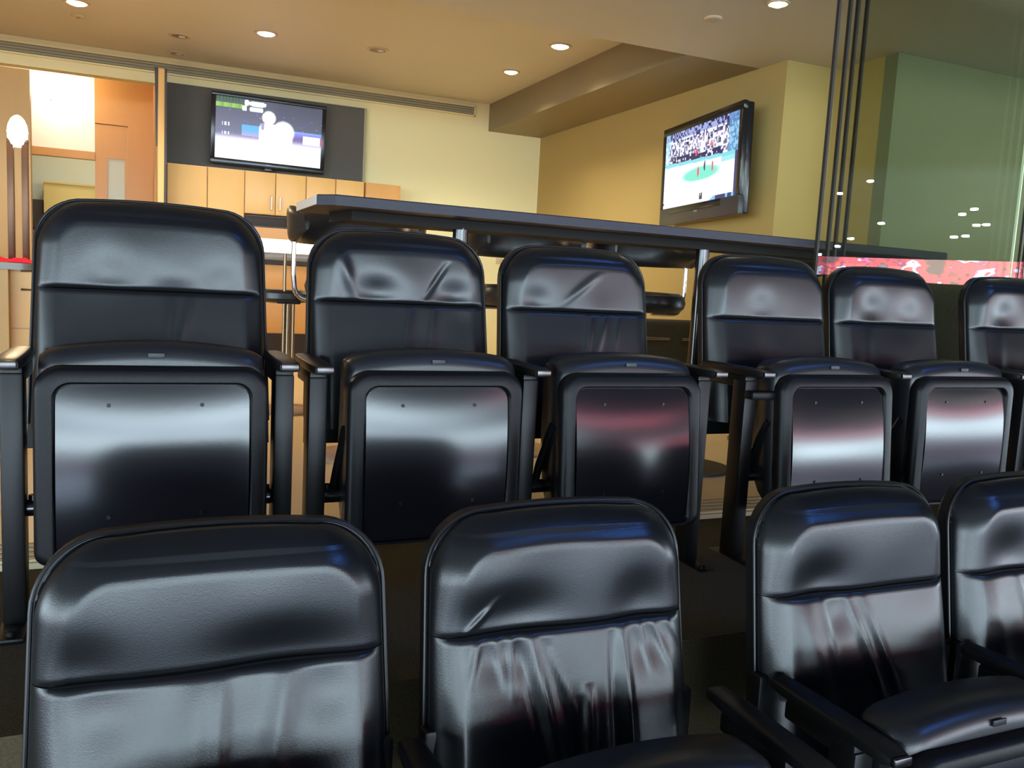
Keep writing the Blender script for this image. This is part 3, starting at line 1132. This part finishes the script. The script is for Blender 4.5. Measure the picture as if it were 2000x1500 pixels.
def seat_shell_mesh(k):
    b = MB()
    n = 8
    o0 = rrect(PW, PZ0, PZ1, .055, .03, n)
    def off(w, z0, z1, r1, r2, y):
        return [stilt((x, y, z), k) for x, z in rrect(w, z0, z1, r1, r2, n)]
    iw, iz0, iz1 = PW - .085, PZ0 + .008, PZ1 - .040
    b.rings([off(PW - .02, PZ0 + .01, PZ1 - .012, .045, .025, .055), off(PW, PZ0, PZ1, .055, .03, .040), off(PW, PZ0, PZ1, .055, .03, .018),
             off(PW - .010, PZ0 + .004, PZ1 - .005, .052, .028, .005), off(PW - .024, PZ0 + .010, PZ1 - .012, .048, .026, .0),
             off(iw + .012, iz0 - .004, iz1 + .006, .036, .022, .0), off(iw + .004, iz0, iz1 + .002, .033, .02, .004), off(iw, iz0, iz1, .03, .02, .016)], cap0=True, cap1=True)
    return b.mesh('seat_shell', 'rim')


def seat_panel_mesh(k):
    b = MB()
    iw, iz0, iz1 = PW - .086, PZ0 + .010, PZ1 - .041
    rows = []
    nz, nx, r = 34, 30, .032
    for j in range(nz + 1):
        z = iz0 + (iz1 - iz0) * j / nz
        h = iw / 2
        kk = z - (iz1 - r)
        if kk > 0:
            h = h - r + sqrt(max(0, r * r - kk * kk))
        row = []
        for i in range(nx + 1):
            s = 2 * i / nx - 1
            x = h * s
            q = (z - .36) / .20
            y = .016 - .0185 * (1 - q * q) * (1 - .15 * s * s)
            row.append(stilt((x, y + .0, z), k))
        rows.append(row)
    b.grid(rows)
    return b.mesh('seat_panel', 'gloss')


def seat_cushion_mesh(k):
    b = MB()
    rs = []
    n = 34
    for i in range(n + 1):
        s = 2 * i / n - 1
        x = (PW / 2 - .008) * s
        sh = 1 - max(0, (abs(s) - .80) / .20) ** 2.2 * .42
        ztop = .652 - .022 * s * s - .03 * (1 - sh)
        z0 = .20
        y0, y1 = .030 + .05 * (1 - sh), .030 + .135 - .05 * (1 - sh)
        r = .042 * (.4 + .6 * sh)
        pts = [(y0, z0 + .05), (y0, (z0 + ztop) / 2), (y0, ztop - r)]
        pts += [(y0 + r - r * cos(a), ztop - r + r * sin(a)) for a in (pi / 8, pi / 4, 3 * pi / 8, pi / 2)]
        pts += [(y1 - r + r * sin(a), ztop - r + r * cos(a)) for a in (pi / 8, pi / 4, 3 * pi / 8, pi / 2)]
        pts += [(y1 + .012, (z0 + ztop) / 2), (y1, z0 + .07), (y1 - .03, z0 + .02), (y0 + .04, z0), (y0 + .012, z0 + .015)]
        rs.append([stilt((x, y, z), k) for y, z in pts])
    b.rings(rs)
    return b.mesh('seat_cushion', 'leather_seat', 50)


def stand_post():
    b = MB().span((-.023, -.315, .010), (.023, -.25, .575), .006)
    b.span((-.022, -.31, .55), (.022, -.13, .588), .006)
    return b.mesh('standard', 'black_metal')


def foot_mesh():
    b = MB().span((-.028, -.40, 0), (.028, -.20, .012), .004)
    b.lathe([(.011, .012), (.011, .022), (.002, .024)], (0, -.375, 0), n=12)
    return b.mesh('foot', 'black_metal')


def arm_mesh():
    b = MB()
    rs = []
    for y, h, w, dz in ((-.385, .009, .022, .0), (-.37, .013, .026, .0), (-.28, .014, .027, .0), (-.16, .014, .027, .0), (-.085, .011, .022, .002)):
        zc = .600 + dz
        ring = []
        for q in range(16):
            c_, s_ = cos(2 * pi * q / 16), sin(2 * pi * q / 16)
            ring.append((w * math.copysign(abs(c_) ** .45, c_), y, zc + h * math.copysign(abs(s_) ** .45, s_)))
        rs.append(ring)
    b.rings(rs)
    return b.mesh('armrest', 'armpad')


def cap_mesh():
    b = MB().span((-.020, -.395, .592), (.020, -.3855, .609), .003)
    return b.mesh('end_cap', 'cap')


def hinge_mesh():
    # bar from the standard inwards to the seat, for a standard on the +x side
    b = MB()
    b.tube([(-.020, -.27, .265), (-.085, -.27, .265)], .019, 16)
    b.tube([(-.052, -.262, .268), (-.060, -.27, .33), (-.066, -.30, .40), (-.066, -.33, .45)], .012, 8)
    b.lathe([(.010, .283), (.010, .295), (.002, .297)], (-.035, -.27, 0), n=10)
    return b.mesh('hinge', 'hinge')


def hinge_mesh_l():
    b = MB()
    b.tube([(.020, -.27, .265), (.085, -.27, .265)], .019, 16)
    b.tube([(.052, -.262, .268), (.060, -.27, .33), (.066, -.30, .40), (.066, -.33, .45)], .012, 8)
    b.lathe([(.010, .283), (.010, .295), (.002, .297)], (.035, -.27, 0), n=10)
    return b.mesh('hinge', 'hinge')


def chair(x, y, z, label, group, seed, wr, de, left, right, k=0., xl=-.2875, xr=.2875, dt=0., lt=0., hb=.0, ws=1.0, lq=0.):
    global ZT, W0, W1, PW
    ZT = .955 + dt
    W0, W1, PW = .268 * ws, .254 * ws, .460 * ws
    t = thing('theater_seat', label, 'seat', (x, y, z), group=group)
    head, low = make_fields(seed, wr, de, lt, hb, lq)
    obj('back_shell', cached(('shell', dt, ws), shell_mesh), t)
    obj('lower_back_cover', cached('lower', lower_back_mesh), t)
    cushion(ZS + .0005, ZT, True, head).build('headrest_cushion', 'leather', t, 60)
    cushion(ZB + .01, ZS - .0005, False, low).build('back_cushion', 'leather', t, 60)
    obj('piping', cached(('piping', dt, ws), piping_mesh), t)
    obj('seat_cushion', cached(('sc', k, ws), lambda: seat_cushion_mesh(k)), t)
    sh = obj('seat_shell', cached(('ss', k, ws), lambda: seat_shell_mesh(k)), t)
    obj('seat_panel', cached(('sp', k, ws), lambda: seat_panel_mesh(k)), sh)
    for sx in (-.095, .095):
        for sz in (.515, .27):
            q = (sz - .36) / .20
            yy = .016 - .0185 * (1 - q * q)
            px, py, pz = stilt((sx, yy, sz), k)
            o = obj('screw', cached('screw', lambda: MB().tube([(0, -.0025, 0), (0, .002, 0)], .0045, 10).mesh('screw', 'shell')), sh)
            o.location = (px, py, pz)
    px, py, pz = stilt((.0, .0285, .622), k)
    o = obj('number_plate', cached('tagm', lambda: MB().box((0, 0, 0), (.034, .004, .012), .001).mesh('number_plate', 'tag')), t)
    o.location = (px, py, pz)
    for on, sx, hm in ((left, xl, 'hl'), (right, xr, 'hr')):
        if on:
            st = obj('standard', cached('post', stand_post), t)
            st.location = (sx, 0, 0)
            obj('foot', cached('foot', foot_mesh), st)
            a = obj('armrest', cached('arm', arm_mesh), t)
            a.location = (sx, 0, 0)
            obj('end_cap', cached('cap', cap_mesh), a)
        hh = obj('hinge', cached(hm, hinge_mesh_l if hm == 'hl' else hinge_mesh), t)
        hh.location = (sx, 0, 0)
    return t


R2 = -.02
R1 = -.565
G2, G1 = 'theater seats in the rear row', 'theater seats in the front row'
YB = 2.40
chair(.030, YB, R2, 'black leather folding seat at the left end of the rear row, tallest in the photo', G2, 1,
      [(.04, -.02, 0, .24, .012, .004), (.09, -.05, 0, .22, .010, .004)], [(-.1, .03, .06, .05, .008), (.05, .0, .06, .03, .006), (.16, .02, .05, .05, .006)], True, True, .02, dt=.015, lt=.06, ws=1.045)
chair(.687, YB, R2 - .006, 'second seat from the left in the rear row, its folded pan shining silvery', G2, 2,
      [(.06, .07, .13, .12, .010, -.008), (-.14, -.05, .15, .15, .016, .008), (.02, -.05, 0, .25, .013, .005), (.09, -.04, 0, .25, .012, .005)],
      [(-.08, .03, .06, .04, .012), (.15, .03, .055, .04, .012)], True, False, .02, dt=-.006, lt=.06)
chair(1.262, YB, R2 - .009, 'third seat from the left in the rear row, left of the round stool seat', G2, 3,
      [(-.08, .14, .13, .12, .02, .004), (.03, -.04, 0, .22, .012, .006), (.08, -.06, 0, .20, .012, .006), (.13, -.05, 0, .24, .010, .004)],
      [(-.16, .03, .05, .04, .008)], True, True, .09, dt=-.010, lt=.06, ws=.98)
c4 = chair(2.012, YB, R2 - .009, 'fourth black leather seat of the rear row, first right of the wide gap', G2, 4,
           [], [(-.05, .04, .05, .05, .005), (-.06, -.12, .06, .10, .006)], True, False, .09, dt=.008, lt=.05)
chair(2.575, YB, R2 - .010, 'fifth black leather seat of the rear row, in front of the stacked glass edges', G2, 5,
      [(-.13, -.03, 0, .3, .03, .006)], [(-.1, .05, .06, .06, .012), (.08, .03, .06, .05, .006)], True, True, .02, lt=.05)
chair(3.285, YB, R2 - .011, 'black leather seat of the rear row cut by the right edge of the photo', G2, 6,
      [(-.13, -.03, 0, .3, .03, .006)], [(-.1, .05, .06, .06, .012)], True, True, 0.02, lt=.05)
br = MB().span((-.03, -.36, .520), (.10, -.318, .545), .005).build('cup_bracket', 'rim', c4)
br.location = (-.2875, 0, 0)

YA = 1.35
chair(.115, YA, R1, 'large black leather seat at the left of the front row, nearest the camera', G1, 11,
      [(-.03, -.04, 0, .34, .03, .006), (.10, -.06, 0, .30, .02, .006), (.0, -.02, 0, .3, .012, .004)],
      [(.09, .015, .10, .045, .016), (-.2, .02, .05, .05, .010), (.16, -.05, .05, .05, .006), (-.17, -.04, .05, .05, .005)], False, False, lt=.045, ws=1.01, lq=.03)
chair(.717, YA, R1, 'second front row black leather seat with deep wrinkles below its seam', G1, 12,
      [(-.085, .10, 0, .44, .010, .010), (-.109, .10, -.01, .42, .009, -.006), (-.055, .11, -.01, .40, .009, -.004), (.105, .015, 0, .44, .010, .010), (.081, .0, -.01, .40, .009, -.006),
       (.03, -.01, -.10, .26, .010, .010), (.012, -.01, -.12, .24, .008, -.006), (-.15, .02, 0, .10, .007, .004), (-.12, .0, 0, .12, .006, .004),
       (-.18, -.02, 0, .09, .007, .004), (.14, .03, 0, .12, .006, .004), (.17, .05, 0, .12, .006, .004), (.20, .07, 0, .11, .006, .004), (-.05, .07, -.03, .16, .006, .003),
       (-.19, .05, .07, .06, .007, .004), (-.21, .05, .05, .05, .006, .004)],
      [(-.12, .03, .10, .05, .016), (.15, .03, .06, .06, .014), (-.13, -.04, .06, .04, .006), (.16, -.045, .05, .045, .006)], True, True, xl=-.31, xr=.305, lt=.035, lq=.04)
chair(1.432, YA, R1, 'third front row black leather seat with a folded cushion and armrest pointing at the camera', G1, 13,
      [(-.17, .05, 0, .3, .03, .008), (-.06, .11, 0, .28, .010, .006), (-.02, .12, 0, .28, .010, .005), (-.13, .03, 0, .16, .012, .005)],
      [(-.13, .025, .07, .05, .014), (-.09, -.04, .05, .05, .006)], True, True, xl=-.255, lt=.01, lq=.05)
chair(2.00, YA, R1, 'front row black leather seat at the right edge of the photo', G1, 14,
      [(-.19, .05, 0, .3, .03, .006), (-.10, .09, 0, .25, .012, .005)], [(-.10, .04, .07, .06, .014)], False, True, lt=.01, lq=.05)

# ================================================================== ARENA BEHIND THE CAMERA (seen in the glass and the leather)
rb = bpy.data.materials.new('led_ribbon')
rb.use_nodes = True
nt = rb.node_tree
pb = nt.nodes['Principled BSDF']
tc = nt.nodes.new('ShaderNodeTexCoord')
sp = nt.nodes.new('ShaderNodeSeparateXYZ')
nt.links.new(tc.outputs['UV'], sp.inputs[0])
wv = nt.nodes.new('ShaderNodeTexNoise')
wv.noise_dimensions = '2D'
wv.inputs['Scale'].default_value = 1.0
wv.inputs['Detail'].default_value = 2
wmp = nt.nodes.new('ShaderNodeMapping')
wmp.inputs['Scale'].default_value = (110, 1.6, 1)
nt.links.new(tc.outputs['UV'], wmp.inputs[0])
nt.links.new(wmp.outputs[0], wv.inputs['Vector'])
cr = nt.nodes.new('ShaderNodeValToRGB')
cr.color_ramp.interpolation = 'CONSTANT'
cols = [(0, (.12, .01, .015)), (.38, (.55, .01, .03)), (.46, (.95, .015, .05)), (.54, (.30, .01, .02)), (.59, (.75, .05, .30)), (.625, (.55, .80, 1.0)), (.68, (.9, .02, .05))]
e2 = cr.color_ramp.elements
while len(e2) < len(cols):
    e2.new(.5)
for e, (p_, c_) in zip(e2, cols):
    e.position = p_
    e.color = (*c_, 1)
nt.links.new(wv.outputs['Fac'], cr.inputs[0])
nt.links.new(cr.outputs['Color'], pb.inputs['Emission Color'])
pb.inputs['Emission Strength'].default_value = 13.0
M['ribbon'] = rb
Rr = 55


def ribbon(a0, a1, e0, e1, label):
    me = bpy.data.meshes.new('led_ribbon_board')
    vv, ff = [], []
    N = 90
    for i in range(N + 1):
        a = radians(a0 + (a1 - a0) * i / N)      # azimuth measured from +Y towards +X
        for z_ in (EYE + Rr * tan(radians(e0)), EYE + Rr * tan(radians(e1))):
            vv.append((Rr * sin(a), Rr * cos(a), z_))
    nv = len(vv)
    vv += [(x * 1.01, y * 1.01, z_) for x, y, z_ in vv]
    for i in range(N):
        a = 2 * i
        ff.append((a, a + 2, a + 3, a + 1))
        ff.append((nv + a, nv + a + 1, nv + a + 3, nv + a + 2))
        ff.append((a, nv + a, nv + a + 2, a + 2))
        ff.append((a + 1, a + 3, nv + a + 3, nv + a + 1))
    me.from_pydata(vv, [], ff)
    uvl = me.uv_layers.new(name='UVMap')
    for po in me.polygons:
        for li in po.loop_indices:
            vi = me.loops[li].vertex_index % nv
            uvl.data[li].uv = ((vi // 2) / N * (a1 - a0) / 160, vi % 2)
    me.materials.append(rb)
    tag(obj('led_ribbon_board', me), label, 'sign')


ribbon(112, 146, 1.5, 3.0, 'red and white lower ribbon board of the arena, reflected in the glass panes')
ribbon(141, 154, 8.2, 10.4, 'red upper ribbon board of the arena, reflected in the folded seat pans')

# hanging scoreboard with blue glowing screens
t = thing('scoreboard', 'hanging scoreboard with blue glowing screens, reflected on the tops of the front seats', 'scoreboard', (27.0, -23.0, EYE + 29.0), radians(47))
MB().span((-4.2, -3.2, -2.1), (4.2, 3.2, 2.1), .2).build('frame', 'black_metal', t)
for q in (-1, 1):
    MB().span((-3.9, q * 3.22 - .02, -1.8), (3.9, q * 3.22 + .02, 1.8)).build('screen', 'screen_blue', t)
    MB().span((q * 4.22 - .02, -2.9, -1.8), (q * 4.22 + .02, 2.9, 1.8)).build('screen', 'screen_blue', t)

# arena lamps, seen as bright dots in the glass
for k, (a, e) in enumerate(((133.65, 4.9), (129.3, 5.5), (128.7, 5.8), (128.5, 4.88), (128.0, 4.92), (129.6, 4.18), (129.0, 4.25), (135.3, 3.93), (136.05, 3.44), (137.1, 2.9), (134.5, 7.4), (136.2, 6.65))):
    a = radians(a)
    p = Vector((sin(a) * 50, 5.9 + cos(a) * 50, EYE + 50 * tan(radians(e))))
    t = thing('arena_lamp', 'small white arena lamp reflected as a bright dot in the glass panes', 'lamp', p, -a + pi, 'arena lamps reflected in the glass')
    MB().lathe([(.12, -.06), (.15, .0), (.12, .05), (.01, .06)], n=16).build('lens', 'lamp_arena', t)
    MB().span((-.12, -.06, .065), (.12, .06, .12)).build('housing', 'black_metal', t)

scene.frame_set(1)
